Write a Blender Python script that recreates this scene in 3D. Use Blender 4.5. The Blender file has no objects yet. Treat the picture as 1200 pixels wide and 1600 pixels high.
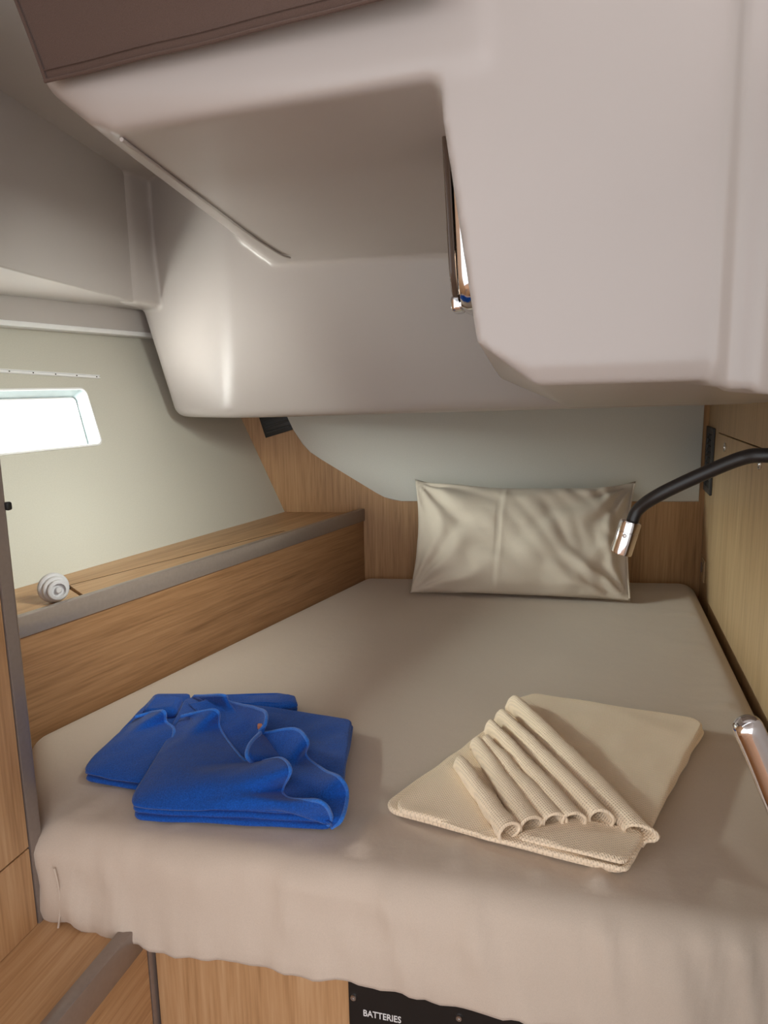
import bpy, bmesh, math, random
from mathutils import Vector, Matrix, noise

random.seed(4)
S = bpy.context.scene
C = S.collection
V = Vector

# ------------------------------------------------------------------ camera
cam = bpy.data.cameras.new('camera'); camo = bpy.data.objects.new('camera', cam); C.objects.link(camo)
F = 1130.0
PITCH = math.atan(200 / F); ROLL = math.radians(1.0)
fw = V((0, math.cos(PITCH), -math.sin(PITCH))); up0 = V((0, math.sin(PITCH), math.cos(PITCH))); rt0 = V((1, 0, 0))
rt = rt0 * math.cos(ROLL) - up0 * math.sin(ROLL); up = up0 * math.cos(ROLL) + rt0 * math.sin(ROLL)
m = Matrix.Identity(4)
for i in range(3):
    m[i][0] = rt[i]; m[i][1] = up[i]; m[i][2] = -fw[i]
m[2][3] = 0.75
camo.matrix_world = m
cam.sensor_width = 36; cam.sensor_fit = 'AUTO'; cam.lens = F / 1600 * 36
cam.clip_start = 0.02
S.camera = camo

# ------------------------------------------------------------------ world, lights, exposure
w = bpy.data.worlds.new('world'); S.world = w; w.use_nodes = True
bg = w.node_tree.nodes['Background']; bg.inputs[0].default_value = (0.96, 0.98, 1.0, 1); bg.inputs[1].default_value = 1.7

def area(name, loc, target, sx, sy, power, col):
    l = bpy.data.lights.new(name, 'AREA'); l.shape = 'RECTANGLE'; l.size = sx; l.size_y = sy
    l.energy = power; l.color = col
    o = bpy.data.objects.new(name, l); C.objects.link(o); o.location = loc
    o.rotation_euler = (V(target) - V(loc)).to_track_quat('-Z', 'Y').to_euler()
    return o
area('window_daylight', (-1.85, 1.75, 1.10), (-0.4, 2.1, 0.45), 1.0, 0.7, 340, (0.91, 1.0, 0.93))
area('saloon_daylight', (0.7, -2.2, 1.3), (0.2, 1.2, 0.5), 1.6, 1.2, 12, (1.0, 0.72, 0.72))
area('hatch_daylight', (-0.5, -0.2, 2.2), (-0.2, 1.2, 0.9), 0.6, 0.6, 2, (0.95, 1.0, 0.97))
area('low_window_fill', (-1.75, 1.62, 0.20), (-0.6, 2.35, 0.98), 0.9, 0.6, 50, (1.0, 1.0, 0.93))  # added fill lamp, low outside the window, to brighten the locker box's chamfered corner
pd = area('portlight_daylight', (0.082, 1.195, 0.95), (-0.85, 2.0, 0.36), 0.15, 0.20, 3.0, (0.95, 1.0, 0.92)); pd.data.spread = math.radians(80)
S.view_settings.view_transform = 'Standard'; S.view_settings.look = 'None'
S.view_settings.gamma = 1; S.view_settings.use_curve_mapping = False
S.view_settings.exposure = 0.25

# ------------------------------------------------------------------ materials
def srgb(r, g, b):
    f = lambda c: ((c / 255) / 12.92 if c / 255 <= 0.04045 else ((c / 255 + 0.055) / 1.055) ** 2.4)
    return (f(r), f(g), f(b), 1)

def newmat(name):
    mt = bpy.data.materials.new(name); mt.use_nodes = True
    nt = mt.node_tree; b = nt.nodes['Principled BSDF']
    return mt, nt, b

def link(nt, a, ao, b, bi): nt.links.new(a.outputs[ao], b.inputs[bi])

def texco(nt, scale=(1, 1, 1), rot=(0, 0, 0)):
    t = nt.nodes.new('ShaderNodeTexCoord'); mp = nt.nodes.new('ShaderNodeMapping')
    mp.inputs['Scale'].default_value = scale; mp.inputs['Rotation'].default_value = rot
    link(nt, t, 'Object', mp, 'Vector'); return mp

def plain(name, col, rough=0.5, metal=0.0, noise_scale=40, bump=0.0, var=0.06, coat=0.0, dist=0.002, sheen=0.0, spec=0.5):
    mt, nt, b = newmat(name)
    mp = texco(nt)
    n = nt.nodes.new('ShaderNodeTexNoise'); n.inputs['Scale'].default_value = noise_scale; n.inputs['Detail'].default_value = 4
    link(nt, mp, 'Vector', n, 'Vector')
    r = nt.nodes.new('ShaderNodeValToRGB')
    r.color_ramp.elements[0].position = 0.3; r.color_ramp.elements[1].position = 0.7
    r.color_ramp.elements[0].color = tuple(c * (1 - var) for c in col[:3]) + (1,)
    r.color_ramp.elements[1].color = tuple(min(1, c * (1 + var)) for c in col[:3]) + (1,)
    link(nt, n, 'Fac', r, 'Fac'); link(nt, r, 'Color', b, 'Base Color')
    b.inputs['Roughness'].default_value = rough; b.inputs['Metallic'].default_value = metal
    b.inputs['Coat Weight'].default_value = coat; b.inputs['Sheen Weight'].default_value = sheen
    b.inputs['Specular IOR Level'].default_value = spec
    if bump:
        bp = nt.nodes.new('ShaderNodeBump'); bp.inputs['Strength'].default_value = bump; bp.inputs['Distance'].default_value = dist
        link(nt, n, 'Fac', bp, 'Height'); link(nt, bp, 'Normal', b, 'Normal')
    return mt

def oak(name, axis, dark, mid, light, rough=0.42):
    mt, nt, b = newmat(name)
    sc = [34, 34, 34]; sc[axis] = 1.3
    mp = texco(nt, sc)
    n1 = nt.nodes.new('ShaderNodeTexNoise'); n1.inputs['Scale'].default_value = 1.0; n1.inputs['Detail'].default_value = 6
    n1.inputs['Roughness'].default_value = 0.6; n1.inputs['Distortion'].default_value = 0.6
    link(nt, mp, 'Vector', n1, 'Vector')
    sc2 = [170, 170, 170]; sc2[axis] = 7
    mp2 = texco(nt, sc2)
    n2 = nt.nodes.new('ShaderNodeTexNoise'); n2.inputs['Scale'].default_value = 1.0; n2.inputs['Detail'].default_value = 3
    link(nt, mp2, 'Vector', n2, 'Vector')
    sc3 = [5, 5, 5]; sc3[axis] = 0.7
    mp3 = texco(nt, sc3)
    n3 = nt.nodes.new('ShaderNodeTexNoise'); n3.inputs['Scale'].default_value = 1.0; n3.inputs['Detail'].default_value = 2
    link(nt, mp3, 'Vector', n3, 'Vector')
    r = nt.nodes.new('ShaderNodeValToRGB'); e = r.color_ramp.elements
    e[0].position = 0.32; e[0].color = dark; e[1].position = 0.72; e[1].color = light
    x = e.new(0.5); x.color = mid
    a1 = nt.nodes.new('ShaderNodeMath'); a1.operation = 'MULTIPLY_ADD'
    link(nt, n2, 'Fac', a1, 0); a1.inputs[1].default_value = 0.45
    a2 = nt.nodes.new('ShaderNodeMath'); a2.operation = 'MULTIPLY_ADD'
    link(nt, n1, 'Fac', a2, 0); a2.inputs[1].default_value = 0.55
    a3 = nt.nodes.new('ShaderNodeMath'); a3.operation = 'MULTIPLY_ADD'
    link(nt, n3, 'Fac', a3, 0); a3.inputs[1].default_value = 0.3; a3.inputs[2].default_value = -0.15
    link(nt, a3, 0, a2, 2); link(nt, a2, 0, a1, 2)
    link(nt, a1, 0, r, 'Fac'); link(nt, r, 'Color', b, 'Base Color')
    b.inputs['Roughness'].default_value = rough
    bp = nt.nodes.new('ShaderNodeBump'); bp.inputs['Strength'].default_value = 0.15; bp.inputs['Distance'].default_value = 0.001
    link(nt, n2, 'Fac', bp, 'Height'); link(nt, bp, 'Normal', b, 'Normal')
    return mt

def cloth(name, col, weave=900, bump=0.25, rough=0.9, sheen=0.15, var=0.05, wr_scale=5, wr=0.0):
    mt, nt, b = newmat(name)
    mp = texco(nt)
    wx = nt.nodes.new('ShaderNodeTexNoise'); wx.inputs['Scale'].default_value = weave; wx.inputs['Detail'].default_value = 2
    link(nt, mp, 'Vector', wx, 'Vector')
    n = nt.nodes.new('ShaderNodeTexNoise'); n.inputs['Scale'].default_value = wr_scale; n.inputs['Detail'].default_value = 5
    link(nt, mp, 'Vector', n, 'Vector')
    r = nt.nodes.new('ShaderNodeValToRGB'); e = r.color_ramp.elements
    e[0].position = 0.25; e[1].position = 0.75
    e[0].color = tuple(c * (1 - var) for c in col[:3]) + (1,); e[1].color = tuple(min(1, c * (1 + var)) for c in col[:3]) + (1,)
    link(nt, wx, 'Fac', r, 'Fac'); link(nt, r, 'Color', b, 'Base Color')
    b.inputs['Roughness'].default_value = rough; b.inputs['Sheen Weight'].default_value = sheen
    b.inputs['Specular IOR Level'].default_value = 0.2
    bp = nt.nodes.new('ShaderNodeBump'); bp.inputs['Strength'].default_value = bump; bp.inputs['Distance'].default_value = 0.0012
    link(nt, wx, 'Fac', bp, 'Height')
    if wr:
        b2 = nt.nodes.new('ShaderNodeBump'); b2.inputs['Strength'].default_value = wr; b2.inputs['Distance'].default_value = 0.02
        link(nt, n, 'Fac', b2, 'Height'); link(nt, b2, 'Normal', bp, 'Normal')
    link(nt, bp, 'Normal', b, 'Normal')
    return mt

def waffle(name, col):
    mt, nt, b = newmat(name)
    mp = texco(nt, (1, 1, 1), (0, 0, math.radians(-16)))
    sx = nt.nodes.new('ShaderNodeTexWave'); sx.wave_type = 'BANDS'; sx.bands_direction = 'X'; sx.inputs['Scale'].default_value = 85; sx.inputs['Distortion'].default_value = 0.8
    sy = nt.nodes.new('ShaderNodeTexWave'); sy.wave_type = 'BANDS'; sy.bands_direction = 'Y'; sy.inputs['Scale'].default_value = 60; sy.inputs['Distortion'].default_value = 0.8
    link(nt, mp, 'Vector', sx, 'Vector'); link(nt, mp, 'Vector', sy, 'Vector')
    mu = nt.nodes.new('ShaderNodeMath'); mu.operation = 'MULTIPLY'; link(nt, sx, 'Fac', mu, 0); link(nt, sy, 'Fac', mu, 1)
    r = nt.nodes.new('ShaderNodeValToRGB'); e = r.color_ramp.elements
    e[0].position = 0.25; e[0].color = col; e[1].position = 0.95; e[1].color = tuple(c * 0.80 for c in col[:3]) + (1,)
    link(nt, mu, 0, r, 'Fac'); link(nt, r, 'Color', b, 'Base Color')
    nn = nt.nodes.new('ShaderNodeTexNoise'); nn.inputs['Scale'].default_value = 600; link(nt, mp, 'Vector', nn, 'Vector')
    ad = nt.nodes.new('ShaderNodeMath'); ad.operation = 'MULTIPLY_ADD'; link(nt, nn, 'Fac', ad, 0); ad.inputs[1].default_value = -0.5; link(nt, mu, 0, ad, 2)
    bp = nt.nodes.new('ShaderNodeBump'); bp.invert = True; bp.inputs['Strength'].default_value = 0.6; bp.inputs['Distance'].default_value = 0.002
    link(nt, ad, 0, bp, 'Height'); link(nt, bp, 'Normal', b, 'Normal')
    b.inputs['Roughness'].default_value = 0.95; b.inputs['Sheen Weight'].default_value = 0.2; b.inputs['Specular IOR Level'].default_value = 0.1
    return mt

GEL = plain('gelcoat', (0.48, 0.443, 0.418, 1), 0.33, noise_scale=5, var=0.015)
HULL = plain('hull_vinyl', (0.54, 0.52, 0.45, 1), 0.55, noise_scale=250, bump=0.15, var=0.03, dist=0.0006)
PANELW = plain('white_liner', (0.62, 0.61, 0.56, 1), 0.55, noise_scale=250, bump=0.12, var=0.03, dist=0.0006)
WHITE = plain('white_plastic', (0.80, 0.80, 0.80, 1), 0.35, var=0.02)
CAP = plain('cap_plastic', (0.50, 0.49, 0.50, 1), 0.4, var=0.02)
REVEAL = plain('grey_reveal', (0.22, 0.27, 0.28, 1), 0.6, var=0.03)
OD, OM, OL = srgb(156, 118, 80), srgb(186, 146, 104), srgb(206, 170, 130)
OAKX = oak('oak_lengthwise', 0, OD, OM, OL)
OAKZ = oak('oak_upright', 2, OD, OM, OL)
BULK = oak('oak_bulkhead', 2, srgb(146, 108, 72), srgb(178, 138, 96), srgb(196, 158, 116))
BOARD = oak('oak_board', 0, srgb(120, 86, 56), srgb(148, 110, 76), srgb(166, 128, 92))
WALLR = oak('oak_wall', 2, srgb(156, 128, 94), srgb(184, 156, 118), srgb(198, 172, 134))
ALU = plain('grey_trim', srgb(148, 136, 128), 0.28, 0.35, noise_scale=120, var=0.04)
SHEET = cloth('bed_sheet', srgb(201, 187, 172), weave=700, bump=0.12, wr_scale=7, wr=0.22)
PILLOW = cloth('pillow_case', srgb(200, 188, 173), weave=700, bump=0.12, wr_scale=12, wr=0.10)
BLUE = cloth('blue_terry', srgb(18, 78, 166), weave=420, bump=0.9, sheen=0.18, var=0.35, wr_scale=25, wr=0.08)
BLUEHEM_LIT = cloth('blue_hem_lit', srgb(44, 112, 204), weave=300, bump=0.5, sheen=0.3, var=0.2)  # towel hem, its blue lightened to paint in light caught along the edges
CREAM = waffle('cream_waffle', srgb(252, 232, 204))
BROWN = cloth('brown_canvas', srgb(92, 74, 66), weave=800, bump=0.4, var=0.12, wr_scale=8, wr=0.1)
BLACK = plain('black_plastic', (0.008, 0.008, 0.008, 1), 0.4, var=0.1)
DARK = plain('dark_gap', (0.02, 0.014, 0.01, 1), 0.9, var=0.1)
RUBBER = plain('black_rubber', (0.012, 0.011, 0.011, 1), 0.38, noise_scale=300, bump=0.1, var=0.1, dist=0.0005)
CHROME = plain('chrome', (0.82, 0.82, 0.84, 1), 0.09, 1.0, var=0.01)
STEEL = plain('steel', (0.55, 0.54, 0.53, 1), 0.3, 1.0, var=0.03)
LETTER = plain('white_print', (0.75, 0.75, 0.75, 1), 0.6, var=0.01)
LABEL = plain('orange_label', srgb(196, 128, 96), 0.7, var=0.05)
SMOKE = plain('smoked_acrylic', srgb(96, 78, 66), 0.2, var=0.03)
FLOORM = oak('floor_teak', 1, srgb(110, 70, 40), srgb(140, 95, 58), srgb(160, 115, 72))

gl = bpy.data.materials.new('window_glass'); gl.use_nodes = True
nt = gl.node_tree; nt.nodes.remove(nt.nodes['Principled BSDF']); out = nt.nodes['Material Output']
tr = nt.nodes.new('ShaderNodeBsdfTransparent'); gs = nt.nodes.new('ShaderNodeBsdfGlossy'); gs.inputs['Roughness'].default_value = 0.02
mx = nt.nodes.new('ShaderNodeMixShader'); mx.inputs[0].default_value = 0.05
nt.links.new(tr.outputs[0], mx.inputs[1]); nt.links.new(gs.outputs[0], mx.inputs[2]); nt.links.new(mx.outputs[0], out.inputs[0])
GLASS = gl

# ------------------------------------------------------------------ helpers
def thing(name, label, cat, loc, group=None, kind=None):
    o = bpy.data.objects.new(name, None); C.objects.link(o); o.location = loc; o.empty_display_size = 0.05
    o['label'] = label
    if cat: o['category'] = cat
    if group: o['group'] = group
    if kind: o['kind'] = kind
    return o

def tag(o, label=None, cat=None, group=None, kind=None):
    if label: o['label'] = label
    if cat: o['category'] = cat
    if group: o['group'] = group
    if kind: o['kind'] = kind
    return o

def root_of(p):
    t = V((0, 0, 0)); 
    while p is not None:
        t += p.location if p.type == 'EMPTY' else V((0, 0, 0)); p = p.parent
    return t

def mobj(name, verts, faces, mat, parent=None, M=None, smooth=False, autosmooth=None):
    me = bpy.data.meshes.new(name); me.from_pydata([tuple(v) for v in verts], [], faces); me.update()
    return place(name, me, mat, parent, M, smooth, autosmooth)

def place(name, me, mat, parent=None, M=None, smooth=False, autosmooth=None):
    o = bpy.data.objects.new(name, me); C.objects.link(o)
    if mat: me.materials.append(mat)
    if smooth or autosmooth:
        for p in me.polygons: p.use_smooth = True
        if autosmooth: me.set_sharp_from_angle(angle=math.radians(autosmooth))
    M = M if M is not None else Matrix.Identity(4)
    if parent is not None:
        o.parent = parent
        # a parent is either an Empty with a pure translation or a mesh with its own matrix
        o.matrix_parent_inverse = Matrix.Identity(4)
        o.matrix_local = world_of(parent).inverted() @ M
    else:
        o.matrix_local = M
    WM[o.name] = M
    return o
WM = {}
def world_of(o):
    if o.name in WM: return WM[o.name]
    return Matrix.Translation(o.location)

def bm_mesh(bm, name='m'):
    bmesh.ops.recalc_face_normals(bm, faces=bm.faces[:])
    me = bpy.data.meshes.new(name); bm.to_mesh(me); bm.free(); return me

def bevel(bm, wd, seg=3, edges=None):
    if wd > 0:
        bmesh.ops.bevel(bm, geom=edges if edges else bm.edges[:], offset=wd, segments=seg, profile=0.5, affect='EDGES', clamp_overlap=True)

def hull_bm(pts, wd=0.0, seg=4):
    bm = bmesh.new()
    vs = [bm.verts.new(p) for p in pts]
    r = bmesh.ops.convex_hull(bm, input=vs)
    bmesh.ops.delete(bm, geom=[v for v in bm.verts if not v.link_faces], context='VERTS')
    bmesh.ops.dissolve_limit(bm, angle_limit=math.radians(1), verts=bm.verts[:], edges=bm.edges[:])
    bevel(bm, wd, seg)
    return bm

def box_bm(x0, x1, y0, y1, z0, z1, wd=0.0, seg=2):
    return hull_bm([(x, y, z) for x in (x0, x1) for y in (y0, y1) for z in (z0, z1)], wd, seg)

def prism_bm(poly, z0, z1, wd=0.0, seg=2):
    """poly: list of (x, y) in local plane, extruded along z"""
    bm = bmesh.new()
    a = [bm.verts.new((x, y, z0)) for x, y in poly]; b = [bm.verts.new((x, y, z1)) for x, y in poly]
    bm.faces.new(a[::-1]); bm.faces.new(b); n = len(poly)
    for i in range(n): bm.faces.new((a[i], a[(i + 1) % n], b[(i + 1) % n], b[i]))
    bevel(bm, wd, seg)
    return bm

def frame(o, xd, zd=(0, 0, 1)):
    x = V(xd).normalized(); z = V(zd).normalized(); y = z.cross(x).normalized(); z = x.cross(y)
    M = Matrix.Identity(4)
    for i in range(3): M[i][0] = x[i]; M[i][1] = y[i]; M[i][2] = z[i]; M[i][3] = o[i]
    return M

def bmo(name, bm, mat, parent=None, M=None, sm=35):
    return place(name, bm_mesh(bm, name), mat, parent, M, autosmooth=sm)

def cr(pts, n):
    """Catmull-Rom through pts, n samples per span"""
    P = [V(p) for p in pts]; P = [P[0] * 2 - P[1]] + P + [P[-1] * 2 - P[-2]]; o = []
    for i in range(1, len(P) - 2):
        for k in range(n):
            t = k / n; a, b, c, d = P[i - 1:i + 3]
            o.append(0.5 * ((2 * b) + (c - a) * t + (2 * a - 5 * b + 4 * c - d) * t * t + (3 * b - a - 3 * c + d) * t ** 3))
    o.append(P[-2]); return o

def resample(pts, n):
    L = [0]
    for a, b in zip(pts, pts[1:]): L.append(L[-1] + (b - a).length)
    o = []; j = 0
    for k in range(n):
        s = L[-1] * k / (n - 1)
        while j < len(L) - 2 and L[j + 1] < s: j += 1
        t = (s - L[j]) / max(1e-9, L[j + 1] - L[j]); o.append(pts[j].lerp(pts[j + 1], min(1, t)))
    return o

def tube(pts, radii, seg=12, cap=True):
    bm = bmesh.new(); rings = []; n = len(pts); prev = None
    for i, p in enumerate(pts):
        t = (pts[min(n - 1, i + 1)] - pts[max(0, i - 1)]).normalized()
        if prev is None: prev = t.orthogonal().normalized()
        u = (prev - t * prev.dot(t)).normalized(); prev = u; v = t.cross(u)
        r = radii[i] if hasattr(radii, '__len__') else radii
        rings.append([bm.verts.new(p + (u * math.cos(2 * math.pi * k / seg) + v * math.sin(2 * math.pi * k / seg)) * r) for k in range(seg)])
    for a, b in zip(rings, rings[1:]):
        for k in range(seg): bm.faces.new((a[k], a[(k + 1) % seg], b[(k + 1) % seg], b[k]))
    if cap: bm.faces.new(rings[0][::-1]); bm.faces.new(rings[-1])
    return bm

def lathe(prof, seg=24):
    """prof: list of (r, z)"""
    bm = bmesh.new(); rings = []
    for r, z in prof:
        rings.append([bm.verts.new((r * math.cos(2 * math.pi * k / seg), r * math.sin(2 * math.pi * k / seg), z)) for k in range(seg)])
    for a, b in zip(rings, rings[1:]):
        for k in range(seg): bm.faces.new((a[k], a[(k + 1) % seg], b[(k + 1) % seg], b[k]))
    bm.faces.new(rings[0][::-1]); bm.faces.new(rings[-1]); return bm

def bake(o):
    """apply the modifiers of o"""
    dg = bpy.context.evaluated_depsgraph_get(); e = o.evaluated_get(dg)
    me = bpy.data.meshes.new_from_object(e); o.modifiers.clear(); o.data = me; return o

def nz(x, y, z=0.0): return noise.noise(V((x, y, z)))

# ================================================================== THE SETTING
BEDF = lambda X: 1.19 - 0.25 * (X + 0.614)           # base front plane
RW = lambda Y: 1.193 - 0.2915 * (2.655 - Y)          # right wall plane

# floor
fl = bmo('floor', box_bm(-1.6, 1.4, -2.6, 3.0, -0.70, -0.66), FLOORM); tag(fl, 'teak cabin sole below the berth', kind='structure')

# ---- aft bulkhead (wood) with white padded liner
MB = frame((-0.081, 2.816, 0), (0.992, -0.1254, 0))  # x along wall, y away from the camera
wbp = [(-0.20, -0.66), (1.34, -0.66), (1.34, 1.45), (-0.86, 1.45), (-0.34, 0.252), (-0.20, -0.08)]
wb = bmo('wall_back', hull_bm([(x, y, z) for x, z in wbp for y in (0, 0.03)]), BULK, None, MB); tag(wb, 'oak veneer aft bulkhead behind the pillow', kind='structure')
lin = [(-0.355, 0.80), (-0.295, 0.640), (-0.268, 0.58), (-0.235, 0.525), (-0.205, 0.492), (-0.16, 0.463), (0.055, 0.331), (0.085, 0.315), (0.115, 0.304), (0.15, 0.299), (1.262, 0.299), (1.262, 0.80)]
bm = bmesh.new()
a = [bm.verts.new((x, 0.0, z)) for x, z in lin]; b = [bm.verts.new((x, -0.012, z)) for x, z in lin]
bm.faces.new(a); fb = bm.faces.new(b[::-1])
for i in range(len(lin)): bm.faces.new((a[i], b[i], b[(i + 1) % len(lin)], a[(i + 1) % len(lin)]))
bevel(bm, 0.004, 2, list(fb.edges))
o = bmo('wall_panel', bm, PANELW, wb, MB); o['label'] = 'white vinyl liner panel with sloping corner'

# ---- right wall: panels with dark joints
MR = frame((1.193, 2.655, 0), (-0.2798, -0.96, 0))   # x towards the camera along the wall; y points right
wr = bmo('wall_right', box_bm(-0.12, 2.6, 0.012, 0.04, -0.66, 1.0), DARK, None, MR); tag(wr, 'oak veneer side wall with a locker door', kind='structure')
def rpanel(nm, poly, th=0.0):
    bm = bmesh.new()
    a = [bm.verts.new((x, 0.013, z)) for x, z in poly]; b = [bm.verts.new((x, -th, z)) for x, z in poly]
    bm.faces.new(a); f = bm.faces.new(b[::-1]); n = len(poly)
    for i in range(n): bm.faces.new((a[i], b[i], b[(i + 1) % n], a[(i + 1) % n]))
    bevel(bm, 0.0012, 1, list(f.edges))
    return bmo(nm, bm, WALLR, wr, MR)
rpanel('wall_panel', [(-0.12, -0.6), (0.245, -0.6), (0.245, 0.30), (0.232, 0.322), (0.232, 0.572), (2.6, 0.594), (2.6, 0.98), (-0.12, 0.98)])
ld = rpanel('locker_door', [(0.250, -0.02), (2.2, -0.02), (2.2, 0.586), (0.237, 0.568), (0.237, 0.324), (0.250, 0.302)], 0.002)
rpanel('wall_panel', [(0.250, -0.6), (2.6, -0.6), (2.6, -0.024), (0.250, -0.024)])
rpanel('wall_panel', [(2.205, -0.02), (2.6, -0.02), (2.6, 0.59), (2.205, 0.586)])
for s, z in ((0.393, 0.535), (0.904, 0.538)):
    M = MR @ Matrix.Translation((s, -0.002, z)) @ Matrix.Rotation(math.pi / 2, 4, 'X')
    lt = bmo('latch', lathe([(0.015, 0), (0.0155, 0.003), (0.013, 0.005), (0.0105, 0.005), (0.010, 0.003), (0.007, 0.003), (0.006, 0.006), (0.0001, 0.007)]), CHROME, ld, M)
    lt['label'] = 'round chrome push latch'

# ---- hull side (left wall) with window opening
hb = V((-0.398, 2.856, 0.252)); hd = V((0.4526, 0.8917, 0)).normalized(); hn = V((0.82721, -0.41978, 0.37350)).normalized()
hd = (V((-0.398, 2.856, 0.252)) - V((-0.942, 1.784, 0.252))).normalized()
hu = hn.cross(hd).normalized();  hu = hu if hu.z > 0 else -hu
MH = Matrix.Identity(4)
hw = hd.cross(hu)
for i in range(3): MH[i][0] = hd[i]; MH[i][1] = hu[i]; MH[i][2] = hw[i]; MH[i][3] = hb[i]
# local: x along hull (aft +), y up the hull, z = normal (sign checked below)
INW = 1.0 if hw.dot(hn) > 0 else -1.0
MHi = MH.inverted()
def hl(p): q = MHi @ V(p); return (q.x, q.y)
wTR = hl((-0.920, 2.272, 0.750)); wBR = hl((-0.866, 2.228, 0.583)); WL = wBR[0] - 0.72
wy1 = wTR[1]; wy0 = wBR[1]
def roundpoly(pts, r, n=6):
    o = []; k = len(pts)
    for i in range(k):
        p = V(pts[i]); a = (V(pts[i - 1]) - p).normalized(); b = (V(pts[(i + 1) % k]) - p).normalized()
        ang = a.angle(b); d = r / math.tan(ang / 2); c = p + (a + b).normalized() * (r / math.sin(ang / 2))
        s = p + a * d - c; e = p + b * d - c; tot = s.angle(e); sg = 1 if s.x * e.y - s.y * e.x > 0 else -1
        for j in range(n + 1):
            t = tot * j / n * sg; o.append((c.x + s.x * math.cos(t) - s.y * math.sin(t), c.y + s.x * math.sin(t) + s.y * math.cos(t)))
    return o
def winloop(off, r): 
    return roundpoly([V((WL + off, wy0 + off)), V((wBR[0] - off * 1.25, wy0 + off)), V((wTR[0] - off * 0.8, wy1 - off)), V((WL + off, wy1 - off))], max(0.004, r), 6)
outer = [(-2.3, -0.75), (0.25, -0.75), (0.25, 1.05), (-2.3, 1.05)]
lo = winloop(0, 0.018)
bm = bmesh.new()
ov = [bm.verts.new((x, y, 0)) for x, y in outer]; iv = [bm.verts.new((x, y, 0)) for x, y in lo]
es = [bm.edges.new((ov[i], ov[(i + 1) % 4])) for i in range(4)] + [bm.edges.new((iv[i], iv[(i + 1) % len(iv)])) for i in range(len(iv))]
bmesh.ops.triangle_fill(bm, use_beauty=True, edges=es)
g = bmesh.ops.extrude_face_region(bm, geom=bm.faces[:])
bmesh.ops.translate(bm, verts=[v for v in g['geom'] if isinstance(v, bmesh.types.BMVert)], vec=(0, 0, -0.02 * INW))
wl = bmo('wall_left', bm, HULL, None, MH); tag(wl, 'beige vinyl hull lining sloping outwards beside the shelf', kind='structure')

def ringstrip(loops):
    """loops: list of (loop2d, z)"""
    bm = bmesh.new(); rings = [[bm.verts.new((x, y, z)) for x, y in l] for l, z in loops]; n = len(rings[0])
    for a, b in zip(rings, rings[1:]):
        for i in range(n): bm.faces.new((a[i], a[(i + 1) % n], b[(i + 1) % n], b[i]))
    return bm
win = thing('window_1', 'bright slanted hull window with white frame above the shelf', None, MH @ V((wBR[0], wy0, 0)), kind='structure')
I = INW
bmo('window_frame', ringstrip([(winloop(0.001, 0.018), -0.02 * I), (winloop(-0.004, 0.022), 0.0005 * I), (winloop(-0.004, 0.022), 0.004 * I), (winloop(0.001, 0.018), 0.005 * I), (winloop(0.003, 0.016), 0.002 * I)]), WHITE, win, MH)
bmo('window_reveal', ringstrip([(winloop(0.003, 0.016), 0.002 * I), (winloop(0.007, 0.014), -0.045 * I)]), REVEAL, win, MH)
bmo('window_seal', ringstrip([(winloop(0.007, 0.014), -0.045 * I), (winloop(0.010, 0.012), -0.047 * I), (winloop(0.012, 0.011), -0.043 * I), (winloop(0.014, 0.010), -0.05 * I), (winloop(0.014, 0.010), -0.06 * I)]), WHITE, win, MH)
gp = winloop(0.008, 0.010)
bm = bmesh.new(); bm.faces.new([bm.verts.new((x, y, -0.056 * I)) for x, y in gp]); 
pane = bmo('window_pane', bm, GLASS, win, MH)

# curtain track above the window
rl0 = hl((-0.899, 2.344, 0.786)); rl1 = hl((-1.058, 2.046, 0.803))
dxy = V(rl1) - V(rl0); dxy2 = V(rl1) + dxy * 0.7
def hp(x, y, z): return MH @ V((x, y, z * I))
A = hp(rl0[0], rl0[1], 0.0); B = hp(dxy2.x, dxy2.y, 0.0)
MT = frame(A, B - A, hn)
track = thing('curtain_track', 'thin white curtain track screwed above the hull window', 'curtain track', A)
LT = (B - A).length
bm = box_bm(0, LT, -0.0055, 0.0055, 0, 0.003, 0.001, 1)
bmo('track_channel', bm, WHITE, track, MT)
bmo('track_lip', box_bm(0, LT, -0.0055, -0.003, 0.003, 0.007, 0.0006, 1), WHITE, track, MT)
bmo('track_lip', box_bm(0, LT, 0.003, 0.0055, 0.003, 0.007, 0.0006, 1), WHITE, track, MT)
k = 0.012
while k < LT:
    bmo('screw', lathe([(0.0022, 0.003), (0.002, 0.0042), (0.0001, 0.0045)], 10), DARK, track, MT @ Matrix.Translation((k, 0, 0))); k += 0.075

# ---- overhead moulding: one continuous moulded liner
blocks = []
# soffit under the cockpit seat
blocks.append(hull_bm([(-0.385, 1.085, 1.10), (-0.300, 2.3, 1.10), (-0.475, 1.115, 1.175), (-0.40, 2.3, 1.175), (-0.50, 1.13, 1.55), (-0.42, 2.3, 1.55),
                       (0.13, 0.893, 1.10), (0.13, 0.893, 1.55), (0.40, 2.1, 1.10), (0.40, 2.1, 1.55), (-0.385, 1.075, 1.13)], 0.035, 5))
# locker box hanging from the aft deckhead
bp_ = lambda X: 2.12 - 0.25 * (X + 0.24)
blocks.append(hull_bm([(-0.48, bp_(-0.48) + 0.12, 0.650), (0.98, bp_(0.98) + 0.12, 0.680), (-0.45, bp_(-0.45) - 0.03, 1.6), (0.95, bp_(0.95) - 0.03, 1.6),
                       (-0.70, 2.46, 0.650), (-0.795, 2.47, 1.02), (-0.87, 2.52, 1.6), (1.4, 1.90, 0.69), (1.4, 1.75, 1.6),
                       (-0.62, 2.9, 0.67), (1.4, 2.9, 0.69), (-0.80, 2.9, 1.6), (1.4, 2.9, 1.6)], 0.028, 5))
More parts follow.
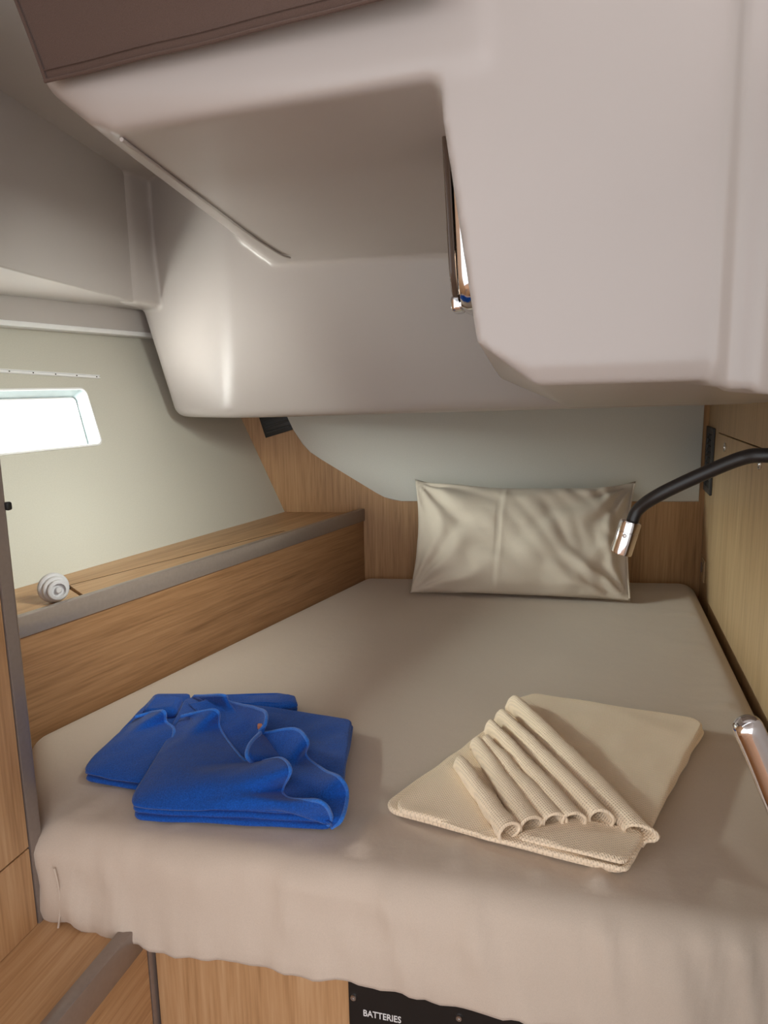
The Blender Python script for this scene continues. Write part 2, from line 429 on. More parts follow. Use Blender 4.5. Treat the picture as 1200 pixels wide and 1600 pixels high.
# big box on the right
rbx = [(0.045, 0.924, 1.55), (0.076, 0.916, 1.059), (0.117, 0.904, 0.798), (0.174, 0.888, 0.767), (0.70, 0.741, 0.776), (0.70, 0.741, 1.55),
       (0.189, 0.895, 0.745), (0.70, 0.752, 0.752), (0.317, 1.985, 0.762), (0.497, 1.95, 0.680), (1.1, 1.78, 0.690), (0.25, 2.0, 1.55), (1.1, 1.78, 1.55)]
blocks.append(hull_bm(rbx, 0.003, 2))
# raised column at the right of the box
def cl(px, off): return (px, 0.92 - 0.28 * (px - 0.06) - off)
c0 = cl(0.378, 0.0); c1 = cl(0.384, 0.016); c2 = cl(0.400, 0.016); c3 = cl(0.72, 0.016)
blocks.append(hull_bm([c0 + (0.748,), c1 + (0.737,), c3 + (0.74,), (c0[0] - 0.006, c0[1], 1.55), (c1[0] - 0.006, c1[1], 1.55), c3 + (1.55,), (c3[0], c3[1] + 0.12, 1.55), (c3[0], c3[1] + 0.12, 0.74), (c0[0], c0[1] + 0.12, 0.745), (c0[0], c0[1] + 0.12, 1.55)], 0.006, 3))
d1 = cl(0.414, 0.016); d2 = cl(0.420, 0.034); d3 = cl(0.72, 0.034)
blocks.append(hull_bm([d1 + (0.733,), d2 + (0.731,), d3 + (0.733,), (d1[0], d1[1], 1.55), (d2[0], d2[1], 1.55), d3 + (1.55,), (d3[0], d3[1] + 0.1, 1.55), (d3[0], d3[1] + 0.1, 0.733), (d1[0], d1[1] + 0.1, 0.733), (d1[0], d1[1] + 0.1, 1.55)], 0.006, 3))
# side deck beam, ledge and deckhead
blocks.append(hull_bm([(-1.7, 0.9, 1.385), (0.2, 0.9, 1.385), (-1.7, 0.9, 1.6), (0.2, 0.9, 1.6), (-1.5, 2.9, 1.385), (0.3, 2.9, 1.385), (-1.5, 2.9, 1.6), (0.3, 2.9, 1.6)], 0.0))
# corner post between the beam and the locker box
blocks.append(hull_bm([(-0.80, 2.26, 1.005), (-0.745, 2.29, 1.005), (-0.70, 2.42, 1.005), (-0.80, 2.5, 1.005), (-0.80, 2.26, 1.6), (-0.745, 2.29, 1.6), (-0.70, 2.42, 1.6), (-0.80, 2.5, 1.6)], 0.012, 2))
bmx = bmesh.new()
for b_ in blocks:
    bmesh.ops.recalc_face_normals(b_, faces=b_.faces[:])
    tmp = bpy.data.meshes.new('tmp'); b_.to_mesh(tmp); b_.free(); bmx.from_mesh(tmp); bpy.data.meshes.remove(tmp)
me = bpy.data.meshes.new('ceiling'); bmx.to_mesh(me); bmx.free()
ceil = place('ceiling', me, GEL, None, None, smooth=True)
rm = ceil.modifiers.new('r', 'REMESH'); rm.mode = 'VOXEL'; rm.voxel_size = 0.006; rm.use_smooth_shade = True
bake(ceil)
vg = ceil.vertex_groups.new(name='soft')
for v in ceil.data.vertices:
    wv = min(1.0, max(0.0, (v.co.z - 0.80) / 0.12)) if (v.co.y < 1.6 and v.co.x > 0 and v.co.x < 0.33) else (0.05 if v.co.y < 1.2 and v.co.x > 0.33 else 1.0)
    vg.add([v.index], 0.06 + 0.94 * wv, 'REPLACE')
sm = ceil.modifiers.new('s', 'SMOOTH'); sm.iterations = 14; sm.factor = 0.5; sm.vertex_group = 'soft'
bake(ceil)
for p in ceil.data.polygons: p.use_smooth = True
if not ceil.data.materials: ceil.data.materials.append(GEL)
tag(ceil, 'moulded white deckhead with hanging boxes and soffits', kind='structure')
beam = hull_bm([(-0.875, 0.9, 1.01), (-0.768, 2.30, 1.01), (-0.760, 2.42, 1.01), (-0.875, 0.9, 1.42), (-0.768, 2.30, 1.42), (-0.760, 2.42, 1.42), (-1.7, 0.9, 1.01), (-1.7, 0.9, 1.42), (-1.5, 2.9, 1.01), (-1.5, 2.9, 1.42), (-0.7, 2.9, 1.01), (-0.7, 2.9, 1.42)], 0.006, 3)
o = bmo('side_beam', beam, GEL, ceil); o['label'] = 'side deck beam face above the window'
ledge = hull_bm([(-1.48, 1.2, 1.03), (-0.64, 2.86, 1.03), (-1.48, 1.2, 0.950), (-0.64, 2.86, 0.930), (-2.0, 1.2, 1.03), (-2.0, 1.2, 0.95), (-1.2, 2.9, 1.03), (-1.2, 2.9, 0.93)], 0.003, 2)
o = bmo('side_ledge', ledge, GEL, ceil); o['label'] = 'stepped ledge below the side beam'
lip = hull_bm([(-1.472, 1.2, 0.953), (-0.632, 2.86, 0.933), (-1.472, 1.2, 0.938), (-0.632, 2.86, 0.918), (-2.0, 1.2, 0.953), (-2.0, 1.2, 0.938), (-1.2, 2.9, 0.933), (-1.2, 2.9, 0.918)], 0.002, 2)
o = bmo('ledge_trim', lip, WHITE, ceil); o['label'] = 'thin white trim under the ledge'
o = bmo('headliner', box_bm(-1.3, 0.9, -0.9, 0.80, 1.52, 1.56, 0.004, 2), GEL, ceil); o['label'] = 'flat headliner over the cabin entrance'
# raised lip along the soffit's port edge and flange line at its aft end
def strip(pts, r, nm, lab):
    o = bmo(nm, tube(cr(pts, 6), r, 10), GEL, ceil); o['label'] = lab
strip([(-0.362, 1.10, 1.097), (-0.335, 1.40, 1.097), (-0.300, 1.78, 1.097), (-0.268, 2.02, 1.097), (-0.245, 2.07, 1.094)], [0.003] * 25, 'moulding_lip', 'thin raised lip along the soffit edge')

# ================================================================== FURNITURE
# ---- berth base with front panel
FD = V((0.9701, -0.2425, 0))
MF = frame((-0.614, 1.19, 0), FD)                    # x along the front, y towards aft
base = thing('berth_base', 'oak berth base under the mattress with grey upright trim', 'bed base', (0.0, 1.04, -0.66))
bmo('front_panel', box_bm(0.195, 1.40, 0, 0.018, -0.66, -0.19, 0.001, 1), OAKZ, base, MF)
bmo('corner_trim', box_bm(0.168, 0.190, -0.012, 0.03, -0.66, -0.215, 0.004, 2), ALU, base, MF)
bmo('batten', box_bm(0.166, 0.30, -0.002, 0.03, -0.212, -0.198, 0.001, 1), OAKX, base, MF)
plat = prism_bm([(-0.59, 1.22), (0.66, 0.91), (1.16, 2.62), (-0.08, 2.79), (-0.77, 1.50)], -0.215, -0.20)
bmo('platform', plat, OAKX, base)

# ---- battery compartment plate
pl = thing('battery_plate', 'black screwed plate lettered BATTERIES below the mattress', 'sign plate', MF @ V((0.75, 0, -0.5)))
bmo('plate', box_bm(0.558, 0.936, -0.004, 0.0, -0.60, -0.20, 0.001, 1), BLACK, pl, MF)
for s in (0.567, 0.744, 0.925):
    bmo('screw', lathe([(0.0055, 0), (0.0055, 0.0015), (0.0045, 0.003), (0.002, 0.003), (0.0018, 0.0018), (0.0001, 0.0018)], 14), STEEL, pl,
        MF @ Matrix.Translation((s, -0.004, -0.258)) @ Matrix.Rotation(math.pi / 2, 4, 'X'))
def text(txt, size, M, parent, mat, nm='lettering', off=0.0):
    cu = bpy.data.curves.new(nm, 'FONT'); cu.body = txt; cu.size = size; cu.extrude = 0.0002; cu.offset = off; cu.resolution_u = 3
    t = bpy.data.objects.new('t', cu); C.objects.link(t)
    dg = bpy.context.evaluated_depsgraph_get(); me = bpy.data.meshes.new_from_object(t.evaluated_get(dg))
    bpy.data.objects.remove(t); me.materials.clear()
    return me
me = text('BATTERIES', 0.0172, None, None, None, off=0.00025)
xs = [v.co.x for v in me.vertices]; wid = max(xs) - min(xs); x0 = min(xs)
for v in me.vertices: v.co.x = (v.co.x - x0) * 0.0645 / wid
place('lettering', me, LETTER, pl, MF @ Matrix.Translation((0.5835, -0.0044, -0.2895)) @ Matrix.Rotation(math.pi / 2, 4, 'X'))

# ---- step beside the berth
SD = V((0.25, 0.97, 0)).normalized()
MS = frame((-0.618, 1.152, -0.177), SD)              # x aft, y to the left, z up
step = thing('step', 'oak step with a grey raised edge left of the berth', 'step', (-0.60, 0.95, -0.66))
bmo('tread', box_bm(-0.75, 0.05, -0.165, 0.02, -0.02, 0.0, 0.001, 1), OAKX, step, MS)
RD = V((-0.0525, -0.1875, 0)).normalized()
MRl = frame((-0.4475, 1.100, -0.157), -RD)           # x aft
bmo('edge_rail', box_bm(-0.62, 0.012, -0.0125, 0.0125, -0.056, 0.0, 0.002, 2), ALU, step, MRl)
bmo('riser', box_bm(-0.62, 0.030, -0.006, 0.006, -0.50, -0.052), OAKX, step, MRl)

# ---- wardrobe at the left edge
WD = V((0.25, 0.97, 0)).normalized()
wd = thing('wardrobe', 'oak wardrobe with a grey rounded corner post left of the berth', 'wardrobe', (-0.9, 1.1, -0.66))
MW = frame((-0.634, 1.150, 0), WD)
post = [V((0, 0, -0.177)), V((0, 0, 1.25))]
pp = []
for k in range(13):
    t = -math.pi / 2 + math.pi * k / 12; pp.append((0.020 * math.cos(t) - 0.004, 0.018 * math.sin(t)))
pp = [(0.008 + 0.012 * math.cos(t), -0.006 + 0.012 * math.sin(t)) for t in [(-math.pi / 2) + (math.pi / 2) * k / 6 for k in range(7)]] + [(0.020, 0.03), (-0.014, 0.03), (-0.014, -0.018)]
bmo('corner_post', prism_bm(pp, -0.177, 1.25), ALU, wd, MW, sm=40)
bmo('side_panel', box_bm(-0.8, -0.0165, -0.0165, 0.004, -0.026, 1.25, 0.0015, 1), OAKZ, wd, MW)
bmo('side_panel', box_bm(-0.8, -0.0165, -0.0165, 0.004, -0.177, -0.029, 0.0015, 1), OAKZ, wd, MW)
bmo('backing', box_bm(-0.8, 0.018, 0.004, 0.03, -0.177, 1.25), DARK, wd, MW)
bmo('aft_panel', hull_bm([(x, y, -0.177) for x, y in ((-0.640, 1.170), (-0.83, 1.53), (-0.85, 1.51), (-1.06, 1.05), (-0.70, 1.10))] + [(x, y, 1.0) for x, y in ((-0.640, 1.170), (-0.83, 1.53), (-1.08, 1.56), (-1.32, 1.0), (-0.70, 1.10))]), OAKZ, wd)
bmo('door_catch', box_bm(0.012, 0.022, -0.024, -0.014, 0.558, 0.572, 0.003, 2), BLACK, wd, MW)

# ---- side shelf along the hull
e0 = V((-0.081, 2.812, 0)); e1 = V((-0.80, 1.50, 0)); ed = (e1 - e0).normalized(); LS = (e1 - e0).length + 0.10
MSH = frame(e0, -ed)                                  # x aft, y left (outboard), z up; board runs x in [-LS, 0]
sh = thing('side_shelf', 'oak shelf with grey raised edge between hull and berth', 'shelf', (-0.6, 2.2, -0.2))
bmo('front_board', box_bm(-LS, 0, 0.0, 0.018, -0.21, 0.222, 0.001, 1), BOARD, sh, MSH)
bmo('edge_rail', box_bm(-LS, 0.0, -0.006, 0.016, 0.219, 0.267, 0.0025, 2), ALU, sh, MSH)
def shl(p): q = MSH.inverted() @ V(p); return (q.x, q.y)
hA = shl((-0.398, 2.856, 0)); hB = shl((-0.942, 1.784, 0)); hC = (hB[0] - 0.28, hB[1] + (hB[1] - hA[1]) / (hB[0] - hA[0]) * (-0.28))
sA = shl((-0.82, 1.806, 0)); sB = shl((-0.346, 2.480, 0)); s2 = shl((-0.772, 1.768, 0))
sE = (sB[0], 0.018)
g = 0.0045
bmo('shelf_top', prism_bm([(-0.01, 0.018), hA, hB, (hC[0], hC[1]), (hC[0], 0.018), (s2[0] - 0.05 - g, 0.018), (sA[0] - g, sA[1] + g), (sB[0] - g, sB[1] + g), (sB[0] + 0.03, 0.018)], 0.236, 0.252), OAKX, sh, MSH)
bmo('shelf_lid', prism_bm([(s2[0] - 0.05 + g, 0.018), (sA[0] + g, sA[1] - g), (sB[0] - g, sB[1] - g), (sB[0] + 0.03 - 3 * g, 0.018)], 0.238, 0.252), OAKX, sh, MSH)
bmo('lid_joint', prism_bm([(sA[0] - g, sA[1] + g), (sA[0] + g, sA[1] - g), (sB[0] - g, sB[1] - g), (sB[0] - g, sB[1] + g)], 0.240, 0.2510), DARK, sh, MSH)
bmo('shelf_underlay', prism_bm([(-0.01, 0.018), hA, hC, (hC[0], 0.018)], 0.228, 0.2345), DARK, sh, MSH)

# ---- bulkhead vent (black) and grille on the right wall
bv = thing('wall_vent', 'black square vent high on the bulkhead by the hull', 'vent', MB @ V((-0.34, 0, 0.545)))
MV = MB @ Matrix.Translation((-0.34, 0, 0.625)) @ Matrix.Rotation(math.radians(-16), 4, 'Y')
bmo('vent_frame', ringstrip([]) if False else box_bm(-0.062, 0.062, -0.008, 0.0, -0.062, 0.062, 0.003, 2), BLACK, bv, MV)
for k in range(5):
    bmo('slat', box_bm(-0.05, 0.05, -0.011, -0.007, -0.048 + k * 0.022, -0.040 + k * 0.022, 0.001, 1), BLACK, bv, MV)
gv = thing('vent_grille', 'black louvred grille on the right wall near the bulkhead', 'grille', MR @ V((0.08, 0, 0.33)))
gx0, gx1, gz0, gz1 = 0.010, 0.165, 0.345, 0.580
def gbar(x0, x1, z0, z1, nm='grille_frame'):
    return bmo(nm, box_bm(x0, x1, -0.009, 0.0, z0, z1, 0.002, 1), BLACK, gv, MR)
bm = bmesh.new()
for (x0, x1, z0, z1) in ((gx0, gx0 + 0.022, gz0, gz1), (gx1 - 0.022, gx1, gz0, gz1), (gx0 + 0.02, gx1 - 0.02, gz0, gz0 + 0.024), (gx0 + 0.02, gx1 - 0.02, gz1 - 0.024, gz1)):
    b_ = box_bm(x0, x1, -0.009, 0, z0, z1, 0.002, 1); t_ = bpy.data.meshes.new('t'); b_.to_mesh(t_); b_.free(); bm.from_mesh(t_)
bmo('grille_frame', bm, plain('black_satin', (0.02, 0.018, 0.017, 1), 0.4, var=0.1), gv, MR)
bmo('grille_back', box_bm(gx0 + 0.01, gx1 - 0.01, -0.001, 0.0005, gz0 + 0.01, gz1 - 0.01), DARK, gv, MR)
for k in range(9):
    z = gz0 + 0.032 + k * 0.0208
    bmo('slat', hull_bm([(x, y, zz) for x in (gx0 + 0.02, gx1 - 0.02) for y, zz in ((-0.008, z - 0.006), (-0.007, z - 0.0045), (-0.001, z + 0.006), (-0.002, z + 0.0075))]), BLACK, gv, MR)

# small catch plate low on the right wall
ct = thing('wall_catch', 'small oak-coloured catch low on the right wall beside the pillow', 'catch', MR @ V((0.09, 0, 0.03)))
bmo('catch_plate', box_bm(0.06, 0.13, -0.006, 0, 0.02, 0.10, 0.002, 1), WALLR, ct, MR)
bmo('catch_button', box_bm(0.075, 0.095, -0.010, -0.006, 0.05, 0.085, 0.002, 1), ALU, ct, MR)

# ================================================================== MATTRESS
def outline(pts, r, n=10, per=0.012):
    rp = roundpoly([V(p) for p in pts], r, n)
    P_ = [V((x, y, 0)) for x, y in rp]; P_.append(P_[0].copy())
    L = sum((b - a).length for a, b in zip(P_, P_[1:])); return resample(P_, int(L / per))[:-1]
ol = outline([(-0.615, 1.139), (0.648, 0.823), (1.168, 2.640), (-0.085, 2.800), (-0.800, 1.490)], 0.062)
cen = V((0.15, 1.9, 0)); N = len(ol); verts = []; faces = []; rings = []
def nrm(i): t = (ol[(i + 1) % N] - ol[i - 1]).normalized(); return V((t.y, -t.x, 0))
prof = [(-0.012, -0.196), (0.004, -0.192)] + [(0.006, -0.185), (0.007, -0.165), (0.006, -0.14), (0.004, -0.115), (0.002, -0.09), (0.0, -0.065)]
R0 = 0.055
for k in range(1, 9):
    t = math.pi / 2 * k / 8; prof.append((-R0 + R0 * math.cos(t), -R0 + R0 * math.sin(t)))
def isfront(p):   # 1 on the front side of the berth
    d = p.y - (1.135 - 0.25 * (p.x + 0.6)); return max(0.0, 1 - abs(d) / 0.06)
def wrinkle(p, amt):
    s = p.x * 0.97 - p.y * 0.2425
    f = isfront(p)
    v = nz(s * 7, p.z * 3, 1.3) * 0.014 * f
    v += (abs(nz(s * 22 + p.z * 5, p.z * 5 + s, 4.0)) ** 1.4) * 0.020 * f
    v += nz(s * 5 + p.z * 11, p.z * 14, 7.0) * 0.009 * f
    return v * amt
for (off, z) in prof:
    ring = []
    for i in range(N):
        n_ = nrm(i); p = ol[i] + n_ * off; f = isfront(ol[i])
        s = ol[i].x
        zz = z
        if z < -0.06:
            drop = (0.014 * nz(s * 6, 2.2) + 0.010 * nz(s * 17, 5.1) - 0.016 * (s + 0.6) + 0.012) * f
            zz = z + drop * (-z - 0.06) / 0.13
        p.z = zz
        fade = 1.0 if z < -0.02 else 0.6
        p += n_ * wrinkle(V((p.x, p.y, z)), fade)
        ring.append(len(verts)); verts.append(p)
    rings.append(ring)
base_ring = [ol[i] + nrm(i) * (-R0) for i in range(N)]
K = 70
for k in range(1, K + 1):
    t = 1 - (1 - k / K) ** 1.0
    ring = []
    for i in range(N):
        q = base_ring[i].lerp(cen, min(0.999, t))
        d = (base_ring[i] - q).length
        # slight dome, soft waves, fine tension creases near the front and right edges
        z = 0.0
        z += 0.0045 * nz(q.x * 3.1, q.y * 3.1, 0.5) * min(1, k / 6)
        fy = q.y - (1.135 - 0.25 * (q.x + 0.6))
        s = q.x * 0.97 - q.y * 0.2425
        cr_ = max(0, nz(s * 21, fy * 3.0, 9.0)) ** 1.6 * 0.021 * math.exp(-((fy - 0.08) / 0.08) ** 2)
        rx = (1.168 - 0.286 * (2.64 - q.y)) - q.x
        cr_ += max(0, nz(q.y * 22, rx * 4, 3.0)) ** 2 * 0.012 * math.exp(-((rx - 0.07) / 0.06) ** 2)
        ring.append(len(verts)); verts.append(V((q.x, q.y, z + cr_)))
    rings.append(ring)
for a, b in zip(rings, rings[1:]):
    for i in range(N): faces.append((a[i], a[(i + 1) % N], b[(i + 1) % N], b[i]))
faces.append(tuple(rings[-1])); faces.append(tuple(rings[0][::-1]))
mt_ = thing('mattress', 'wide mattress in a taupe fitted sheet filling the berth', 'mattress', (0.2, 1.8, -0.196))
sheet = mobj('fitted_sheet', verts, faces, SHEET, mt_, smooth=True)
# side seam of the sheet near the left front corner
sp = []
for z in [0.0 - 0.01 * k for k in range(1, 19)]:
    x = -0.585 + 0.012 * math.sin(-z * 20); sp.append(V((x, 1.135 - 0.25 * (x + 0.6) - 0.0075 - 0.002, z - 0.02 if z < -0.16 else z - 0.03)))
bmo('sheet_seam', tube(sp[2:-1], 0.0018, 8), SHEET, mt_)

# ================================================================== PILLOW
def make_pillow():
    bl = V((0.086, 2.495, 0.012)); br = V((0.828, 2.352, 0.012)); tl = V((0.118, 2.690, 0.400)); tr_ = V((0.915, 2.600, 0.385))
    nx, ny = 90, 60; verts = []; idx = {}
    uax = (br - bl).normalized()
    nrm_ = uax.cross((tl - bl).normalized()).normalized()      # towards the camera side?
    if nrm_.y > 0: nrm_ = -nrm_
    def P(a, b, side):
        u = (a + 1) / 2; v = (b + 1) / 2
        # pinch: edges bow inwards between the ears
        pu = u + (0.5 - u) * 0.055 * (1 - b * b) ** 1.0 * abs(a) ** 3
        pv = v + (0.5 - v) * (0.17 if b > 0 else 0.06) * (1 - a * a) ** 0.8 * abs(b) ** 3
        if b > 0: pv += (0.012 * nz(a * 3, 5.5) ) * b ** 4
        if b < 0: pv = max(pv * 0.8 if pv < 0.05 else pv, 0.0)
        p = bl.lerp(br, pu).lerp(tl.lerp(tr_, pu), pv)
        th = ((1 - abs(a) ** 3.2) * (1 - abs(b) ** 2.8)); th = max(0, th) ** 0.72
        t = 0.090 * th
        # wrinkles fan from corners and edges
        wgt = (1 - th * 0.85)
        for (ca, cb, ph) in ((1, -1, 0.3), (1, 1, 1.7), (-1, 1, 2.9), (-1, -1, 4.4)):
            da = a - ca; db = (b - cb) * 0.6; rr = math.hypot(da, db); an = math.atan2(db, da)
            t += 0.015 * math.exp(-rr * 1.5) * math.sin(an * 13 + ph + 2 * nz(a * 3, b * 3, ph)) * min(1, rr * 4) * side
        t += 0.006 * nz(a * 4, b * 3, 2.0 + side) * min(1, th * 2)
        t += 0.020 * (abs(nz(a * 5 + b * 2.2, b * 1.6 - a, 8.0 + side)) ** 1.3) * (0.35 + 0.65 * max(0, a)) * min(1, th * 2)
        if side > 0:
            s = (a + 0.20 - 0.02 * b); t -= 0.006 * math.exp(-(s / 0.010) ** 2) * min(1, th * 1.5); t += 0.0025 * math.exp(-((s - 0.03) / 0.02) ** 2) * min(1, th * 1.5)
            s2_ = a - 0.80 + 0.06 * b; t += 0.014 * math.exp(-(s2_ / 0.05) ** 2) * min(1, th * 2) * (0.6 + 0.4 * b)
        p = p + nrm_ * (t * side * (1.0 if side > 0 else 0.75))
        p.z += 0.0 if p.z > 0.012 else (0.012 - p.z)
        return p
    for side in (1, -1):
        for j in range(ny + 1):
            for i in range(nx + 1):
                if side < 0 and (i in (0, nx) or j in (0, ny)): idx[(side, i, j)] = idx[(1, i, j)]; continue
                idx[(side, i, j)] = len(verts)
                verts.append(P(-1 + 2 * i / nx, -1 + 2 * j / ny, side))
    faces = []
    for side in (1, -1):
        for j in range(ny):
            for i in range(nx):
                q = (idx[(side, i, j)], idx[(side, i + 1, j)], idx[(side, i + 1, j + 1)], idx[(side, i, j + 1)])
                faces.append(q if side > 0 else q[::-1])
    t = thing('pillow', 'plump taupe pillow leaning against the aft bulkhead', 'pillow', (0.47, 2.45, 0.0))
    mobj('pillow_case', verts, faces, PILLOW, t, smooth=True)
    # open flap hem at the right edge
    pts = [P(0.995, -0.95 + 1.9 * k / 20, 1) + nrm_ * 0.004 for k in range(21)]
    bmo('case_hem', tube(pts, 0.0035, 8), PILLOW, t)
make_pillow()

# ================================================================== FOLDED CLOTHS
def slab(outl, z0, z1, mat, nm, parent, seed=0, wav=0.003, r=0.03, inset=None):
    """one folded layer of cloth with a rounded edge; outl convex list of (x,y)"""
    ol_ = outline(outl, r, 6, 0.008); n = len(ol_); c = sum(ol_, V((0, 0, 0))) / n
    h = z1 - z0; verts = []; rg = []
    def N_(i): t = (ol_[(i + 1) % n] - ol_[i - 1]).normalized(); return V((t.y, -t.x, 0))
    # orientation
    A_ = sum(ol_[i].x * ol_[(i + 1) % n].y - ol_[(i + 1) % n].x * ol_[i].y for i in range(n)); sg = 1 if A_ > 0 else -1
    prof_ = []
    for k in range(9):
        t = -math.pi / 2 + math.pi * k / 8; prof_.append((h / 2 * (math.cos(t) - 1), z0 + h / 2 + h / 2 * math.sin(t)))
    for off, z in prof_:
        ring = []
        for i in range(n):
            p = ol_[i] + N_(i) * sg * (off + wav * nz(ol_[i].x * 14 + seed, ol_[i].y * 14, seed * 3.1))
            p.z = z + 0.0025 * nz(ol_[i].x * 9, ol_[i].y * 9, seed + 2.0); ring.append(len(verts)); verts.append(p)
        rg.append(ring)
    for k in range(1, 16):
        ring = []
        for i in range(n):
            b_ = ol_[i] - N_(i) * sg * h / 2; p = b_.lerp(c, min(0.99, k / 15))
            p.z = z1 + 0.0045 * nz(p.x * 8, p.y * 8, seed) + 0.003 * nz(p.x * 20, p.y * 20, seed + 5) ; ring.append(len(verts)); verts.append(p)
        rg.append(ring)
    fs = []
    for a, b in zip(rg, rg[1:]):
        for i in range(n): fs.append((a[i], a[(i + 1) % n], b[(i + 1) % n], b[i]))
    fs.append(tuple(rg[-1])); fs.append(tuple(rg[0][::-1]))
    return mobj(nm, verts, fs, mat, parent, smooth=True)

def loft(rows, mat, nm, parent, th=0.004, n=80, per=10, seed=0, amp=0.002, hem=None, hem_r=0.0038):
    """rows: list of control polylines (same direction); surface interpolates them, both ways smooth"""
    R_ = [resample(cr(r, 14), n) for r in rows]
    cols = [cr([r[i] for r in R_], per) for i in range(n)]
    mrow = len(cols[0]); verts = []; faces = []
    for j in range(mrow):
        for i in range(n):
            p = cols[i][j].copy(); p.z += amp * nz(p.x * 22, p.y * 22, seed); verts.append(p)
    for j in range(mrow - 1):
        for i in range(n - 1): faces.append((j * n + i, j * n + i + 1, (j + 1) * n + i + 1, (j + 1) * n + i))
    o = mobj(nm, verts, faces, mat, parent, smooth=True)
    so = o.modifiers.new('s', 'SOLIDIFY'); so.thickness = th; so.offset = 0
    bake(o)
    for p in o.data.polygons: p.use_smooth = True
    if hem is not None:
        e = [verts[hem * n + i] if hem >= 0 else verts[(mrow + hem) * n + i] for i in range(n)]
        bmo('hem', tube(e, hem_r, 8), BLUEHEM_LIT if mat is BLUE else mat, o, sm=60)
    return o
CR_BASE = [(-0.021, 1.163), (0.354, 0.982), (0.686, 1.448), (0.349, 1.609), (0.18, 1.41)]
CR_TOP = [(-0.002, 1.145), (0.363, 0.981), (0.678, 1.44), (0.341, 1.596), (0.177, 1.393)]
CR_R = [(0.294, 1.012), (0.364, 0.977), (0.675, 1.437), (0.344, 1.59), (0.293, 1.557)]
CR_F1 = [(0.116, 1.064), (0.352, 0.964), (0.412, 1.046), (0.29, 1.098)]
CR_F2 = [(0.185, 1.044), (0.352, 0.971), (0.408, 1.047), (0.303, 1.088)]
CR_NEAR = [(0.19, 1.047, 0.045), (0.228, 1.063, 0.045), (0.268, 1.07, 0.046), (0.298, 1.068, 0.048), (0.343, 1.069, 0.05), (0.396, 1.037, 0.045)]
CR_FAR = [(0.129, 1.28, 0.045), (0.17, 1.352, 0.048), (0.188, 1.352, 0.05), (0.205, 1.412, 0.055), (0.234, 1.462, 0.055), (0.271, 1.529, 0.058)]
CR_LEADN = [(0.088, 1.107, 0.022), (0.127, 1.077, 0.026), (0.165, 1.059, 0.027)]
CR_LEADF = [(0.078, 1.246, 0.022), (0.095, 1.267, 0.024), (0.115, 1.29, 0.025)]
CR_TAILN = [(0.411, 1.043, 0.03), (0.399, 1.035, 0.022)]
CR_TAILF = [(0.304, 1.558, 0.024), (0.327, 1.541, 0.022)]
BF_BASE = [(-0.448, 1.149), (-0.093, 1.113), (-0.075, 1.471), (-0.477, 1.614)]
BF_MID = [(-0.452, 1.156), (-0.089, 1.118), (-0.075, 1.469), (-0.476, 1.614)]
BF_TOP = [(-0.451, 1.164), (-0.087, 1.119), (-0.076, 1.467), (-0.473, 1.606)]
BA_FOLD = [(-0.45, 1.47, 0.04), (-0.451, 1.253, 0.042), (-0.452, 1.168, 0.036), (-0.425, 1.146, 0.034), (-0.339, 1.136, 0.034), (-0.184, 1.132, 0.034), (-0.109, 1.111, 0.022)]
BA_MID = [(-0.421, 1.457, 0.052), (-0.395, 1.31, 0.056), (-0.378, 1.223, 0.058), (-0.337, 1.179, 0.058), (-0.288, 1.161, 0.055), (-0.194, 1.129, 0.048), (-0.104, 1.1, 0.028)]
BA_WAVE = [(-0.441, 1.449, 0.056), (-0.393, 1.434, 0.074), (-0.355, 1.416, 0.082), (-0.354, 1.421, 0.042), (-0.289, 1.302, 0.042), (-0.257, 1.275, 0.042), (-0.196, 1.217, 0.082), (-0.172, 1.169, 0.086), (-0.19, 1.186, 0.042), (-0.176, 1.153, 0.042), (-0.114, 1.093, 0.072), (-0.098, 1.105, 0.04), (-0.103, 1.11, 0.018)]
BB_FOLD = [(-0.452, 1.547, 0.04), (-0.347, 1.399, 0.036), (-0.248, 1.246, 0.036), (-0.175, 1.143, 0.036), (-0.111, 1.102, 0.03)]
BB_MID = [(-0.414, 1.541, 0.05), (-0.327, 1.468, 0.045), (-0.241, 1.318, 0.042), (-0.146, 1.189, 0.042), (-0.1, 1.099, 0.03)]
BB_WAVE = [(-0.448, 1.584, 0.042), (-0.361, 1.504, 0.078), (-0.361, 1.549, 0.042), (-0.262, 1.418, 0.082), (-0.246, 1.364, 0.08), (-0.259, 1.368, 0.056), (-0.187, 1.333, 0.082), (-0.154, 1.285, 0.082), (-0.161, 1.303, 0.042), (-0.129, 1.254, 0.042), (-0.084, 1.163, 0.072), (-0.073, 1.162, 0.042), (-0.08, 1.109, 0.03), (-0.098, 1.116, 0.01)]
BC_FOLD = [(-0.261, 1.38, 0.05), (-0.228, 1.36, 0.04), (-0.202, 1.308, 0.04), (-0.203, 1.27, 0.05)]
BC_WAVE = [(-0.253, 1.339, 0.072), (-0.263, 1.275, 0.08), (-0.261, 1.239, 0.076), (-0.251, 1.254, 0.052)]
B_LABEL = (-0.258, 1.381, 0.062)
BR_BASE = [(-0.585, 1.281), (-0.459, 1.242), (-0.473, 1.567), (-0.474, 1.65), (-0.565, 1.653)]
BR_MID = [(-0.591, 1.292), (-0.461, 1.251), (-0.474, 1.572), (-0.471, 1.642), (-0.562, 1.646)]
BR_BACK = [(-0.468, 1.629), (-0.465, 1.594), (-0.248, 1.552), (-0.206, 1.564), (-0.217, 1.612), (-0.26, 1.635)]
BR_BACK2 = [(-0.464, 1.616), (-0.461, 1.585), (-0.247, 1.542), (-0.204, 1.554), (-0.216, 1.602), (-0.257, 1.618)]
BR_HUMP = [(-0.55, 1.591), (-0.472, 1.581), (-0.468, 1.502), (-0.545, 1.511)]
